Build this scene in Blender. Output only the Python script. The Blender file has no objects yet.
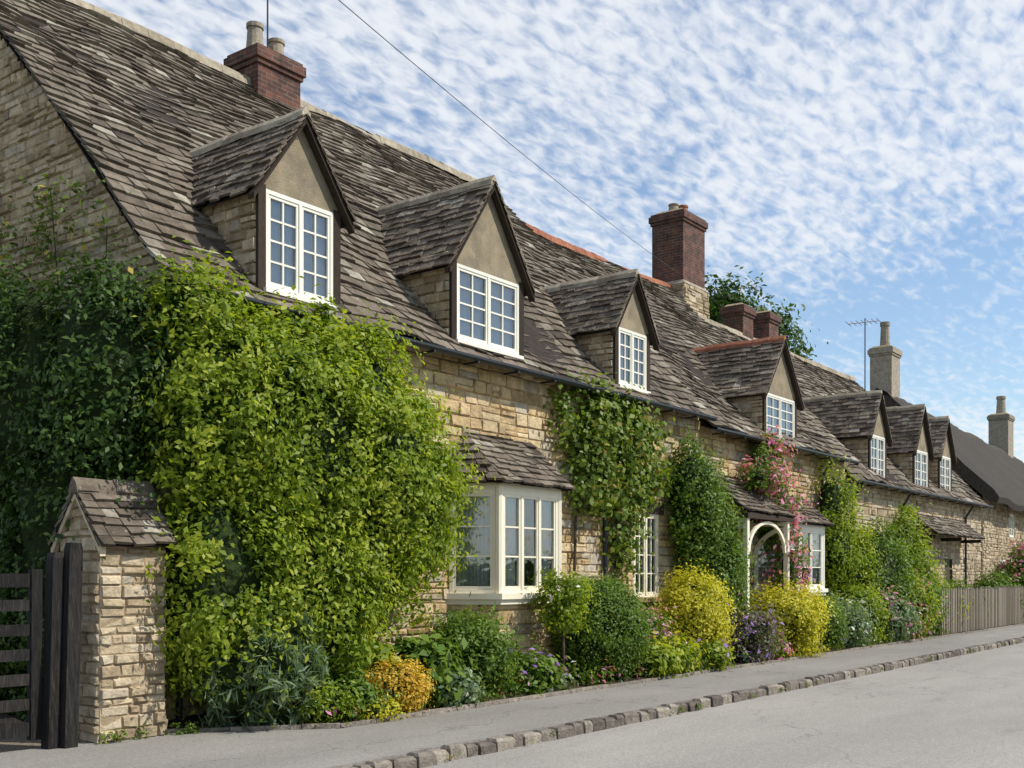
import bpy, math, random
import numpy as np
from mathutils import Vector, Matrix, noise
R=random.Random(7)
scene=bpy.context.scene
COL=scene.collection
scene.view_settings.view_transform='Standard'
scene.view_settings.look='None'
scene.view_settings.exposure=0

# ------------------------------------------------------------------ materials
def newmat(name):
    m=bpy.data.materials.new(name); m.use_nodes=True
    nt=m.node_tree; nt.nodes.clear()
    o=nt.nodes.new('ShaderNodeOutputMaterial')
    return m,nt,o
def N(nt,t,**k):
    n=nt.nodes.new(t)
    for a,b in k.items(): setattr(n,a,b)
    return n
def ramp(nt,stops):
    r=N(nt,'ShaderNodeValToRGB'); el=r.color_ramp.elements
    while len(el)<len(stops): el.new(0.5)
    for e,(p,c) in zip(el,stops):
        e.position=p; e.color=(c[0],c[1],c[2],1)
    return r
def vmat(name,stops,rough=.9,nscale=6,namt=.35,bump=.4,bscale=35,spec=.2,blot=None,blotscale=3,blotlo=.58,blothi=.7,bdist=.02,stretch=None,blot2=None,blot3=None):
    m,nt,o=newmat(name); L=nt.links.new
    p=N(nt,'ShaderNodeBsdfPrincipled')
    p.inputs['Roughness'].default_value=rough
    p.inputs['Specular IOR Level'].default_value=spec
    at=N(nt,'ShaderNodeAttribute',attribute_name='rnd')
    rp=ramp(nt,stops); L(at.outputs['Fac'],rp.inputs[0])
    tc=N(nt,'ShaderNodeTexCoord'); src=tc.outputs['Object']
    if stretch:
        mp=N(nt,'ShaderNodeMapping'); mp.inputs['Scale'].default_value=stretch
        L(src,mp.inputs[0]); src=mp.outputs[0]
    n1=N(nt,'ShaderNodeTexNoise'); n1.inputs['Scale'].default_value=nscale; n1.inputs['Detail'].default_value=8; n1.inputs['Roughness'].default_value=.65
    L(src,n1.inputs['Vector'])
    mr=N(nt,'ShaderNodeMapRange'); mr.inputs[1].default_value=.3; mr.inputs[2].default_value=.7
    mr.inputs[3].default_value=1-namt; mr.inputs[4].default_value=1+namt
    L(n1.outputs[0],mr.inputs[0])
    vm=N(nt,'ShaderNodeVectorMath',operation='SCALE'); L(rp.outputs[0],vm.inputs[0]); L(mr.outputs[0],vm.inputs['Scale'])
    out=vm.outputs[0]
    bl=[]
    if blot: bl.append((blot,blotscale,blotlo,blothi))
    if blot2: bl.append(blot2)
    if blot3: bl.append(blot3)
    for bc,bs,lo,hi in bl:
        n3=N(nt,'ShaderNodeTexNoise'); n3.inputs['Scale'].default_value=bs; n3.inputs['Detail'].default_value=9; n3.inputs['Roughness'].default_value=.7
        L(src,n3.inputs['Vector'])
        m2=N(nt,'ShaderNodeMapRange'); m2.inputs[1].default_value=lo; m2.inputs[2].default_value=hi; L(n3.outputs[0],m2.inputs[0])
        mx=N(nt,'ShaderNodeMix',data_type='RGBA'); L(m2.outputs[0],mx.inputs[0]); L(out,mx.inputs[6]); mx.inputs[7].default_value=(*bc,1)
        out=mx.outputs[2]
    L(out,p.inputs['Base Color'])
    n2=N(nt,'ShaderNodeTexNoise'); n2.inputs['Scale'].default_value=bscale; n2.inputs['Detail'].default_value=6
    L(src,n2.inputs['Vector'])
    b=N(nt,'ShaderNodeBump'); b.inputs['Strength'].default_value=bump; b.inputs['Distance'].default_value=bdist
    L(n2.outputs[0],b.inputs['Height']); L(b.outputs[0],p.inputs['Normal'])
    L(p.outputs[0],o.inputs[0])
    return m
def tarmac(name,base,light,dark):
    """aggregate-chip tarmac with worn patches, stains and hairline cracks"""
    m,nt,o=newmat(name);L=nt.links.new
    p=N(nt,'ShaderNodeBsdfPrincipled');p.inputs['Roughness'].default_value=.92;p.inputs['Specular IOR Level'].default_value=.15
    tc=N(nt,'ShaderNodeTexCoord');src=tc.outputs['Object']
    v=N(nt,'ShaderNodeTexVoronoi');v.inputs['Scale'].default_value=80;L(src,v.inputs['Vector'])
    sp=N(nt,'ShaderNodeSeparateColor');L(v.outputs['Color'],sp.inputs[0])
    mr=N(nt,'ShaderNodeMapRange');mr.inputs[3].default_value=.8;mr.inputs[4].default_value=1.2;L(sp.outputs[0],mr.inputs[0])
    def nz(s,d=8,r=.65,lo=.45,hi=.7,stretch=None):
        q=src
        if stretch:
            mp=N(nt,'ShaderNodeMapping');mp.inputs['Scale'].default_value=stretch;L(q,mp.inputs[0]);q=mp.outputs[0]
        n=N(nt,'ShaderNodeTexNoise');n.inputs['Scale'].default_value=s;n.inputs['Detail'].default_value=d;n.inputs['Roughness'].default_value=r;L(q,n.inputs['Vector'])
        k=N(nt,'ShaderNodeMapRange');k.inputs[1].default_value=lo;k.inputs[2].default_value=hi;L(n.outputs[0],k.inputs[0]);return k.outputs[0]
    def mix(f,a,b):
        mx=N(nt,'ShaderNodeMix',data_type='RGBA');L(f,mx.inputs[0])
        if isinstance(a,tuple): mx.inputs[6].default_value=(*a,1)
        else: L(a,mx.inputs[6])
        if isinstance(b,tuple): mx.inputs[7].default_value=(*b,1)
        else: L(b,mx.inputs[7])
        return mx.outputs[2]
    c=mix(nz(.4,6,.6,.4,.68,(.5,1.6,1)),base,light)
    c=mix(nz(1.0,7,.7,.58,.8,(.35,1.6,1)),c,dark)
    vm=N(nt,'ShaderNodeVectorMath',operation='SCALE');L(c,vm.inputs[0]);L(mr.outputs[0],vm.inputs['Scale'])
    wn=N(nt,'ShaderNodeTexNoise');wn.inputs['Scale'].default_value=1.2;wn.inputs['Detail'].default_value=6;L(src,wn.inputs['Vector'])
    wa=N(nt,'ShaderNodeVectorMath',operation='MULTIPLY_ADD');wa.inputs[1].default_value=(1.4,1.4,1.4);L(wn.outputs['Color'],wa.inputs[0]);L(src,wa.inputs[2])
    cv=N(nt,'ShaderNodeTexVoronoi',feature='DISTANCE_TO_EDGE');cv.inputs['Scale'].default_value=.2;L(wa.outputs[0],cv.inputs['Vector'])
    ck=N(nt,'ShaderNodeMapRange');ck.inputs[1].default_value=.001;ck.inputs[2].default_value=.003;ck.inputs[3].default_value=.72;ck.inputs[4].default_value=1;L(cv.outputs['Distance'],ck.inputs[0])
    vs=N(nt,'ShaderNodeVectorMath',operation='SCALE');L(vm.outputs[0],vs.inputs[0]);L(ck.outputs[0],vs.inputs['Scale'])
    L(vs.outputs[0],p.inputs['Base Color'])
    b=N(nt,'ShaderNodeBump');b.inputs['Strength'].default_value=.5;b.inputs['Distance'].default_value=.004;L(v.outputs['Distance'],b.inputs['Height']);b.invert=True;L(b.outputs[0],p.inputs['Normal'])
    L(p.outputs[0],o.inputs[0]);return m
def leafmat(name,stops,tr=.35,rough=.5):
    m,nt,o=newmat(name); L=nt.links.new
    p=N(nt,'ShaderNodeBsdfPrincipled'); p.inputs['Roughness'].default_value=rough; p.inputs['Specular IOR Level'].default_value=.25
    at=N(nt,'ShaderNodeAttribute',attribute_name='rnd'); rp=ramp(nt,stops); L(at.outputs['Fac'],rp.inputs[0])
    t=N(nt,'ShaderNodeBsdfTranslucent')
    sc=N(nt,'ShaderNodeVectorMath',operation='MULTIPLY'); sc.inputs[1].default_value=(1.6,1.6,.6)
    L(rp.outputs[0],sc.inputs[0]); L(rp.outputs[0],p.inputs['Base Color']); L(sc.outputs[0],t.inputs[0])
    mx=N(nt,'ShaderNodeMixShader'); mx.inputs[0].default_value=tr
    L(p.outputs[0],mx.inputs[1]); L(t.outputs[0],mx.inputs[2]); L(mx.outputs[0],o.inputs[0])
    return m

M={}
M['stone']=vmat('stone_blocks',[(0,(.25,.165,.08)),(.2,(.42,.295,.15)),(.5,(.50,.365,.20)),(.8,(.57,.45,.28)),(.93,(.42,.36,.27)),(1,(.32,.26,.18))],nscale=8,namt=.34,bump=1,bscale=24,blot=(.19,.15,.095),blotscale=1.1,blotlo=.53,blothi=.74,blot2=((.60,.52,.38),5,.62,.78),blot3=((.22,.19,.14),9,.64,.76))
M['stone_grey']=vmat('stone_rubble',[(0,(.27,.205,.13)),(.4,(.41,.325,.21)),(.8,(.51,.42,.29)),(1,(.36,.31,.24))],nscale=9,namt=.34,bump=1,bscale=26,blot=(.18,.155,.115),blotscale=1.6,blotlo=.54,blothi=.75,blot2=((.56,.5,.38),6,.62,.78),blot3=((.17,.16,.11),8,.63,.76))
M['mortar']=vmat('mortar',[(0,(.31,.235,.145)),(1,(.36,.28,.18))],nscale=12,namt=.3,bump=.5,bscale=50)
M['slate']=vmat('stone_slates',[(0,(.058,.045,.036)),(.3,(.118,.093,.071)),(.7,(.17,.14,.108)),(.93,(.22,.19,.15)),(1,(.32,.29,.235))],nscale=7,namt=.45,bump=.9,bscale=26,blot=(.30,.275,.21),blotscale=11,blotlo=.60,blothi=.72,blot2=((.07,.062,.044),1.1,.52,.70),blot3=((.22,.19,.145),.7,.54,.74))
M['deck']=vmat('roof_underlay',[(0,(.03,.025,.02)),(1,(.04,.03,.025))])
M['ridge']=vmat('ridge_tiles',[(0,(.25,.21,.15)),(1,(.38,.33,.25))],nscale=9,bump=.5)
M['redridge']=vmat('red_ridge_tiles',[(0,(.26,.10,.06)),(1,(.34,.14,.08))],nscale=9,bump=.5)
M['render']=vmat('lime_render',[(0,(.25,.205,.14)),(1,(.28,.23,.155))],nscale=4,namt=.25,bump=.5,bscale=50,blot=(.16,.135,.10),blotscale=2.5,blotlo=.48,blothi=.7)
M['timber']=vmat('dark_timber',[(0,(.035,.026,.02)),(1,(.06,.045,.034))],nscale=14,namt=.4,bump=.6,bscale=40,stretch=(8,8,1))
M['blackwood']=vmat('black_wood',[(0,(.014,.013,.013)),(1,(.035,.031,.028))],rough=.75,nscale=6,namt=.6,bump=1,bscale=14,stretch=(7,7,.7),blot=(.07,.06,.05),blotscale=3,blotlo=.55,blothi=.75)
M['fence']=vmat('weathered_wood',[(0,(.18,.15,.11)),(.5,(.25,.21,.16)),(1,(.32,.275,.22))],nscale=14,namt=.3,bump=.5,bscale=30,stretch=(6,6,1))
M['cream']=vmat('cream_paint',[(0,(.74,.68,.53)),(1,(.79,.73,.58))],rough=.45,nscale=3,namt=.06,bump=.08,bscale=60,spec=.4)
M['white']=vmat('white_paint',[(0,(.74,.72,.62)),(1,(.79,.76,.67))],rough=.45,nscale=3,namt=.08,bump=.08,bscale=60,spec=.4)
M['iron']=vmat('black_iron',[(0,(.015,.017,.02)),(1,(.02,.022,.025))],rough=.4,bump=.1,spec=.5)
M['curtain']=vmat('curtain',[(0,(.50,.52,.51)),(1,(.62,.63,.61))],nscale=2,namt=.1,bump=.1)
M['room']=vmat('room_dark',[(0,(.04,.042,.043)),(1,(.07,.072,.073))],nscale=2,namt=.4,bump=0)
M['asphalt']=tarmac('asphalt',(.27,.255,.23),(.33,.313,.28),(.21,.198,.18))
M['pave']=tarmac('pavement_asphalt',(.215,.202,.182),(.275,.26,.235),(.155,.145,.132))
M['kerb']=vmat('kerb_stone',[(0,(.10,.083,.07)),(.5,(.18,.155,.13)),(1,(.28,.245,.20))],nscale=14,namt=.45,bump=.9,bscale=40)
M['soil']=vmat('soil',[(0,(.05,.035,.022)),(1,(.05,.035,.022))],nscale=20,namt=.5,bump=1,bscale=25,bdist=.05)
M['grass']=vmat('grass_ground',[(0,(.05,.085,.025)),(1,(.05,.085,.025))],nscale=3,namt=.4,bump=.8,bscale=40,blot=(.08,.09,.035),blotscale=.3)
M['gravel']=vmat('gravel',[(0,(.2,.17,.13)),(1,(.2,.17,.13))],nscale=40,namt=.5,bump=1,bscale=50)
M['thatch']=vmat('thatch',[(0,(.055,.048,.042)),(1,(.095,.083,.07))],nscale=6,namt=.5,bump=1,bscale=18,bdist=.04,stretch=(6,6,.8))
M['bark']=vmat('bark',[(0,(.06,.045,.03)),(1,(.10,.08,.055))],nscale=14,namt=.4,bump=.8,bscale=20,stretch=(4,4,1))
M['pot']=vmat('chimney_pot',[(0,(.25,.21,.16)),(1,(.33,.28,.22))],nscale=9,bump=.3)
M['redpot']=vmat('terracotta_pot',[(0,(.25,.10,.06)),(1,(.3,.13,.08))],nscale=9,bump=.3)
M['door']=vmat('door_paint',[(0,(.06,.05,.035)),(1,(.07,.055,.04))],rough=.5,bump=.2)
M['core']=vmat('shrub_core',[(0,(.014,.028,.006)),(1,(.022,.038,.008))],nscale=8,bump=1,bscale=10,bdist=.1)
def brickmat():
    m,nt,o=newmat('red_brick'); L=nt.links.new
    p=N(nt,'ShaderNodeBsdfPrincipled'); p.inputs['Roughness'].default_value=.9
    tc=N(nt,'ShaderNodeTexCoord'); sx=N(nt,'ShaderNodeSeparateXYZ'); L(tc.outputs['Object'],sx.inputs[0])
    ad=N(nt,'ShaderNodeMath',operation='ADD'); L(sx.outputs[0],ad.inputs[0]); L(sx.outputs[1],ad.inputs[1])
    cb=N(nt,'ShaderNodeCombineXYZ'); L(ad.outputs[0],cb.inputs[0]); L(sx.outputs[2],cb.inputs[1])
    b=N(nt,'ShaderNodeTexBrick'); b.inputs['Scale'].default_value=1; b.inputs['Brick Width'].default_value=.225; b.inputs['Row Height'].default_value=.075; b.inputs['Mortar Size'].default_value=.008
    b.inputs['Color1'].default_value=(.15,.05,.032,1); b.inputs['Color2'].default_value=(.07,.03,.024,1); b.inputs['Mortar'].default_value=(.14,.11,.085,1)
    L(cb.outputs[0],b.inputs[0]); 
    n=N(nt,'ShaderNodeTexNoise'); n.inputs['Scale'].default_value=5; n.inputs['Detail'].default_value=8; L(tc.outputs['Object'],n.inputs[0])
    mr=N(nt,'ShaderNodeMapRange'); mr.inputs[1].default_value=.3; mr.inputs[2].default_value=.7; mr.inputs[3].default_value=.45; mr.inputs[4].default_value=1.35; L(n.outputs[0],mr.inputs[0])
    vm=N(nt,'ShaderNodeVectorMath',operation='SCALE'); L(b.outputs[0],vm.inputs[0]); L(mr.outputs[0],vm.inputs['Scale']); L(vm.outputs[0],p.inputs['Base Color'])
    bp=N(nt,'ShaderNodeBump'); bp.inputs['Strength'].default_value=.6; bp.inputs['Distance'].default_value=.01; bp.invert=True; L(b.outputs['Fac'],bp.inputs['Height']); L(bp.outputs[0],p.inputs['Normal'])
    L(p.outputs[0],o.inputs[0]); return m
M['brick']=brickmat()
def glassmat():
    m,nt,o=newmat('window_glass'); L=nt.links.new
    g=N(nt,'ShaderNodeBsdfGlossy'); g.inputs['Roughness'].default_value=.03; g.inputs[0].default_value=(.9,.95,1,1)
    t=N(nt,'ShaderNodeBsdfTransparent'); t.inputs[0].default_value=(.86,.9,.9,1)
    fr=N(nt,'ShaderNodeFresnel'); fr.inputs[0].default_value=1.6
    tc=N(nt,'ShaderNodeTexCoord'); n=N(nt,'ShaderNodeTexNoise'); n.inputs['Scale'].default_value=3.5; L(tc.outputs['Object'],n.inputs[0])
    b=N(nt,'ShaderNodeBump'); b.inputs['Strength'].default_value=.25; b.inputs['Distance'].default_value=.03; L(n.outputs[0],b.inputs['Height']); L(b.outputs[0],g.inputs['Normal'])
    ad=N(nt,'ShaderNodeMath',operation='MULTIPLY_ADD'); ad.inputs[1].default_value=1.2; ad.inputs[2].default_value=.12; L(fr.outputs[0],ad.inputs[0])
    mx=N(nt,'ShaderNodeMixShader'); L(ad.outputs[0],mx.inputs[0]); L(t.outputs[0],mx.inputs[1]); L(g.outputs[0],mx.inputs[2]); L(mx.outputs[0],o.inputs[0]); return m
M['glass']=glassmat()
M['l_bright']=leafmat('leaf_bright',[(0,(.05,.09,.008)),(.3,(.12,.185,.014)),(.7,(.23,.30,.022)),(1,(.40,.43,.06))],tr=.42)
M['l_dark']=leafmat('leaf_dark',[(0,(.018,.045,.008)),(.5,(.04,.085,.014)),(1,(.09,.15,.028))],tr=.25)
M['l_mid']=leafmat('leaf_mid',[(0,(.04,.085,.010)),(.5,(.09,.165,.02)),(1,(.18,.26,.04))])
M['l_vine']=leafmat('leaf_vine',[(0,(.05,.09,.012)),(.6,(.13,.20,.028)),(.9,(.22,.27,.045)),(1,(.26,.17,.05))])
M['l_yellow']=leafmat('leaf_yellow',[(0,(.22,.24,.02)),(.5,(.45,.43,.03)),(1,(.65,.58,.07))])
M['l_orange']=leafmat('leaf_gold',[(0,(.28,.2,.02)),(.5,(.54,.36,.045)),(1,(.68,.48,.08))])
M['l_grey']=leafmat('leaf_greygreen',[(0,(.07,.12,.05)),(.6,(.14,.21,.11)),(1,(.26,.33,.19))])
M['l_pink']=leafmat('petal_pink',[(0,(.5,.10,.26)),(.6,(.66,.22,.40)),(1,(.75,.45,.58))],tr=.3)
M['l_violet']=leafmat('petal_violet',[(0,(.20,.09,.35)),(.6,(.30,.16,.5)),(1,(.42,.28,.6))],tr=.3)
M['l_white']=leafmat('petal_white',[(0,(.6,.58,.5)),(1,(.75,.74,.7))],tr=.3)
M['l_rose']=leafmat('petal_yellow',[(0,(.6,.42,.06)),(1,(.7,.6,.2))],tr=.3)
M['l_purple']=leafmat('leaf_purple',[(0,(.06,.04,.045)),(.5,(.11,.10,.075)),(1,(.2,.22,.13))])

# ------------------------------------------------------------------ builders
def empty(name,loc):
    e=bpy.data.objects.new(name,None); COL.objects.link(e); e.location=loc; e.empty_display_size=.5; return e
class MB:
    def __init__(s,*mats): s.v=[];s.f=[];s.r=[];s.m=[];s.mats=list(mats)
    def add(s,pts,faces,mat=0,r=None):
        if mat not in s.mats: s.mats.append(mat)
        mi=s.mats.index(mat); b=len(s.v)
        if r is None: r=R.random()
        s.v.extend([tuple(p) for p in pts]); s.r.extend([r]*len(pts))
        for f in faces: s.f.append(tuple(i+b for i in f)); s.m.append(mi)
    def hexa(s,P,mat,r=None):
        s.add(P,[(0,1,2,3),(7,6,5,4),(0,4,5,1),(1,5,6,2),(2,6,7,3),(3,7,4,0)],mat,r)
    def box(s,fr,u0,u1,n0,n1,z0,z1,mat,r=None):
        P=[fr(u0,n0,z0),fr(u1,n0,z0),fr(u1,n1,z0),fr(u0,n1,z0),fr(u0,n0,z1),fr(u1,n0,z1),fr(u1,n1,z1),fr(u0,n1,z1)]
        s.hexa(P,mat,r)
    def cyl(s,a,b,ra,rb,mat,n=10,r=None,caps=True):
        a=Vector(a);b=Vector(b);d=(b-a).normalized()
        t=Vector((0,0,1)) if abs(d.z)<.9 else Vector((1,0,0))
        x=d.cross(t).normalized();y=d.cross(x)
        P=[];F=[]
        for i in range(n):
            c=math.cos(2*math.pi*i/n);sn=math.sin(2*math.pi*i/n)
            P.append(a+(x*c+y*sn)*ra)
        for i in range(n):
            c=math.cos(2*math.pi*i/n);sn=math.sin(2*math.pi*i/n)
            P.append(b+(x*c+y*sn)*rb)
        for i in range(n): j=(i+1)%n; F.append((i,j,n+j,n+i))
        if caps: F.append(tuple(range(n-1,-1,-1))); F.append(tuple(range(n,2*n)))
        s.add(P,F,mat,r)
    def obj(s,name,parent=None,smooth=False,origin=None):
        v=np.array(s.v,dtype=np.float64)
        if parent is None:
            if origin is None: origin=((v[:,0].min()+v[:,0].max())/2,(v[:,1].min()+v[:,1].max())/2,v[:,2].min())
            v=v-np.array(origin)
        me=bpy.data.meshes.new(name); me.from_pydata(v.tolist(),[],s.f)
        for m in s.mats: me.materials.append(M[m])
        me.polygons.foreach_set('material_index',s.m)
        if smooth: me.polygons.foreach_set('use_smooth',[True]*len(s.f))
        a=me.attributes.new('rnd','FLOAT','POINT'); a.data.foreach_set('value',s.r)
        me.update()
        o=bpy.data.objects.new(name,me); COL.objects.link(o)
        if parent is not None:
            o.parent=parent; o.matrix_parent_inverse=Matrix.Translation(-parent.location)
        else: o.location=origin
        return o
def frame(ox,oy,ux,uy):
    l=math.hypot(ux,uy);ux/=l;uy/=l;nx,ny=uy,-ux
    return lambda u,n,z:(ox+ux*u+nx*n,oy+uy*u+ny*n,z)

def stone_wall(mb,fr,u0,u1,z0,z1,holes=(),ivl=None,h=(.08,.2),w=(.13,.46),mat='stone',mats=None):
    """holes: (ua,ub,za,zb)"""
    bp=sorted(set([z0,z1]+[z for hh in holes for z in (hh[2],hh[3]) if z0<z<z1]))
    for a,b in zip(bp,bp[1:]):
        z=a
        while z<b-1e-4:
            dz=R.uniform(*h)
            if b-(z+dz)<h[0]*.7: dz=b-z
            zz=z+dz; mid=(z+zz)/2
            lo,hi=(u0,u1) if ivl is None else ivl(zz)
            if hi>lo+.05:
                segs=[(lo,hi)]
                for ha,hb,za,zb in holes:
                    if za<mid<zb:
                        ns=[]
                        for p,q in segs:
                            if hb<=p or ha>=q: ns.append((p,q)); continue
                            if ha>p: ns.append((p,ha))
                            if hb<q: ns.append((hb,q))
                        segs=ns
                for p,q in segs:
                    mb.add([fr(p,0,z),fr(q,0,z),fr(q,0,zz),fr(p,0,zz)],[(0,1,2,3)],'mortar')
                    x=p
                    while x<q-1e-3:
                        ww=R.uniform(*w)
                        if q-(x+ww)<w[0]*.6: ww=q-x
                        parts=[(z,zz)]
                        if dz>.14 and R.random()<.3: m_=z+dz*R.uniform(.4,.6);parts=[(z,m_),(m_,zz)]
                        for pz,pzz in parts:
                            g=.005;d=R.uniform(.006,.038);j=lambda:R.uniform(.002,.024)
                            dd=lambda:d+R.uniform(-.009,.009)
                            P=[fr(x+g,0,pz+g),fr(x+ww-g,0,pz+g),fr(x+ww-g,0,pzz-g),fr(x+g,0,pzz-g),
                               fr(x+g+j(),dd(),pz+g+j()),fr(x+ww-g-j(),dd(),pz+g+j()),fr(x+ww-g-j(),dd(),pzz-g-j()),fr(x+g+j(),dd(),pzz-g-j())]
                            mb.add(P,[(4,5,6),(4,6,7),(0,1,5,4),(1,2,6,5),(2,3,7,6),(3,0,4,7)],mat)
                        x+=ww
            z=zz

def slate_quad(mb,bl,br,tr,tl,e0=.2,e1=.15,w=(.16,.36),t=.03,sag=0.,mat='slate',start=0,deck=True,over=0):
    bl,br,tr,tl=[Vector(p) for p in (bl,br,tr,tl)]
    n=(br-bl).cross(tl-bl).normalized()
    if n.z<0: n=-n
    L=((tl+tr)/2-(bl+br)/2).length
    if deck: mb.add([bl-n*.03,br-n*.03,tr-n*.03,tl-n*.03],[(0,1,2,3)],'deck')
    s=0
    def sg(p): return n*(sag*noise.noise(p*.45)+sag*.35*noise.noise(p*1.7+Vector((9,3,1))))
    while s<L-.03:
        f=s/L; e=e0+(e1-e0)*f; f2=min(1,(s+e*1.5)/L)
        a=bl.lerp(tl,f);b=br.lerp(tr,f);a2=bl.lerp(tl,f2);b2=br.lerp(tr,f2)
        W=(b-a).length
        if W>.08:
            x=-R.uniform(0,.1)
            if R.random()<.5: x=0
            rowd=R.uniform(-.01,.01)
            while x<W-.02:
                ww=R.uniform(*w)
                if W-(x+ww)<w[0]*.6: ww=W-x
                x1=max(x,0)
                fa=x1/W;fb=(x+ww-.008)/W
                jz=R.uniform(-.02,.02)+rowd
                if R.random()<.04: jz-=.04
                d=(tl-bl).normalized()
                A=a.lerp(b,fa)+d*(jz+R.uniform(-.01,.01));B=a.lerp(b,fb)+d*(jz+R.uniform(-.01,.01))
                C=a2.lerp(b2,fb);D=a2.lerp(b2,fa)
                tt=t*R.uniform(.7,1.5); lift=R.uniform(.0,.018)
                sA=sg(A);sB=sg(B);sC=sg(C);sD=sg(D)
                P=[A+sA+n*(tt+lift),B+sB+n*(tt+lift+R.uniform(-.009,.009)),C+sC+n*.004,D+sD+n*.004,
                   A+sA-n*.004+n*lift,B+sB-n*.004+n*lift]
                E=C+sC-n*.02;F=D+sD-n*.02
                P+= [E,F]
                mb.add(P,[(0,1,2,3),(4,5,1,0),(5,6,2,1),(7,4,0,3)],mat,min(1,max(0,R.gauss(.5,.27))))
                x+=ww
        s+=e

def ridge_line(mb,a,b,mat='ridge',r=.12,seg=.45):
    a=Vector(a);b=Vector(b);L=(b-a).length;n=max(1,int(L/seg));d=(b-a)/n
    side=d.cross(Vector((0,0,1))).normalized()
    wv=lambda p:Vector((0,0,(.13 if L>5 else 0)*noise.noise(p*.4)))
    for i in range(n):
        p=a+d*i;q=p+d*.985;p=p+wv(p)+Vector((0,0,R.uniform(-.014,.014)));q=q+wv(q)+Vector((0,0,R.uniform(-.012,.012)))
        P=[]
        for c in (p,q):
            for s,z in ((-1,-.16 if L>5 else -.1),(-.75,-.02),(0,.05),(.75,-.02),(1,-.16 if L>5 else -.1)):
                P.append(c+side*r*s*1.1+Vector((0,0,z)))
        mb.add(P,[(0,1,6,5),(1,2,7,6),(2,3,8,7),(3,4,9,8),(0,1,2,3,4),(5,6,7,8,9)],mat)

def window(mb,fr,u0,u1,z0,z1,casements=2,cols=2,rows=4,mat='cream',depth=.03,cur=.3,fw=.045):
    W=u1-u0
    mb.box(fr,u0,u1,-.06,.012,z0,z0+fw,mat);mb.box(fr,u0,u1,-.06,.012,z1-fw,z1,mat)
    mb.box(fr,u0,u0+fw,-.06,.010,z0+fw,z1-fw,mat);mb.box(fr,u1-fw,u1,-.06,.010,z0+fw,z1-fw,mat)
    iw=(W-2*fw)/casements
    for c in range(casements):
        a=u0+fw+c*iw;b=a+iw
        if c>0: mb.box(fr,a-.02,a+.02,-.06,.014,z0+fw,z1-fw,mat)
        cf=.035;a2=a+(.02 if c>0 else 0);b2=b-(.02 if c<casements-1 else 0)
        mb.box(fr,a2,b2,-.045,.002,z0+fw,z0+fw+cf*1.3,mat);mb.box(fr,a2,b2,-.045,.002,z1-fw-cf,z1-fw,mat)
        mb.box(fr,a2,a2+cf,-.045,.0,z0+fw+cf*1.3,z1-fw-cf,mat);mb.box(fr,b2-cf,b2,-.045,.0,z0+fw+cf*1.3,z1-fw-cf,mat)
        ga,gb=a2+cf,b2-cf;gz0,gz1=z0+fw+cf*1.3,z1-fw-cf
        for i in range(1,cols):
            u=ga+(gb-ga)*i/cols; mb.box(fr,u-.011,u+.011,-.035,-.006,gz0,gz1,mat)
        for i in range(1,rows):
            z=gz0+(gz1-gz0)*i/rows; mb.box(fr,ga,gb,-.033,-.008,z-.011,z+.011,mat)
        for i in range(cols):
            for k in range(rows):
                ua=ga+(gb-ga)*i/cols;ub=ga+(gb-ga)*(i+1)/cols;za=gz0+(gz1-gz0)*k/rows;zb=gz0+(gz1-gz0)*(k+1)/rows
                j=lambda:-.024+R.uniform(-.002,.002)
                mb.add([fr(ua,j(),za),fr(ub,j(),za),fr(ub,j(),zb),fr(ua,j(),zb)],[(0,1,2,3)],'glass')
    cw=W*cur-.02
    for a,b in ((u0+.02,u0+.02+cw),(u1-.02-cw,u1-.02)):
        n=18;P=[]
        for i in range(n+1):
            u=a+(b-a)*i/n; d=-.085+.015*math.sin(i*2.2+a)
            P+= [fr(u,d,z0+.02),fr(u,d,z1-.02)]
        mb.add(P,[(2*i,2*i+2,2*i+3,2*i+1) for i in range(n)],'curtain')
    mb.add([fr(u0,-.16,z0),fr(u1,-.16,z0),fr(u1,-.16,z1),fr(u0,-.16,z1)],[(0,1,2,3)],'room')

def yprof(prof,z):
    for (y0,z0),(y1,z1) in zip(prof,prof[1:]):
        if z<=z1: return y0+(y1-y0)*(z-z0)/(z1-z0)
    return prof[-1][0]

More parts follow.
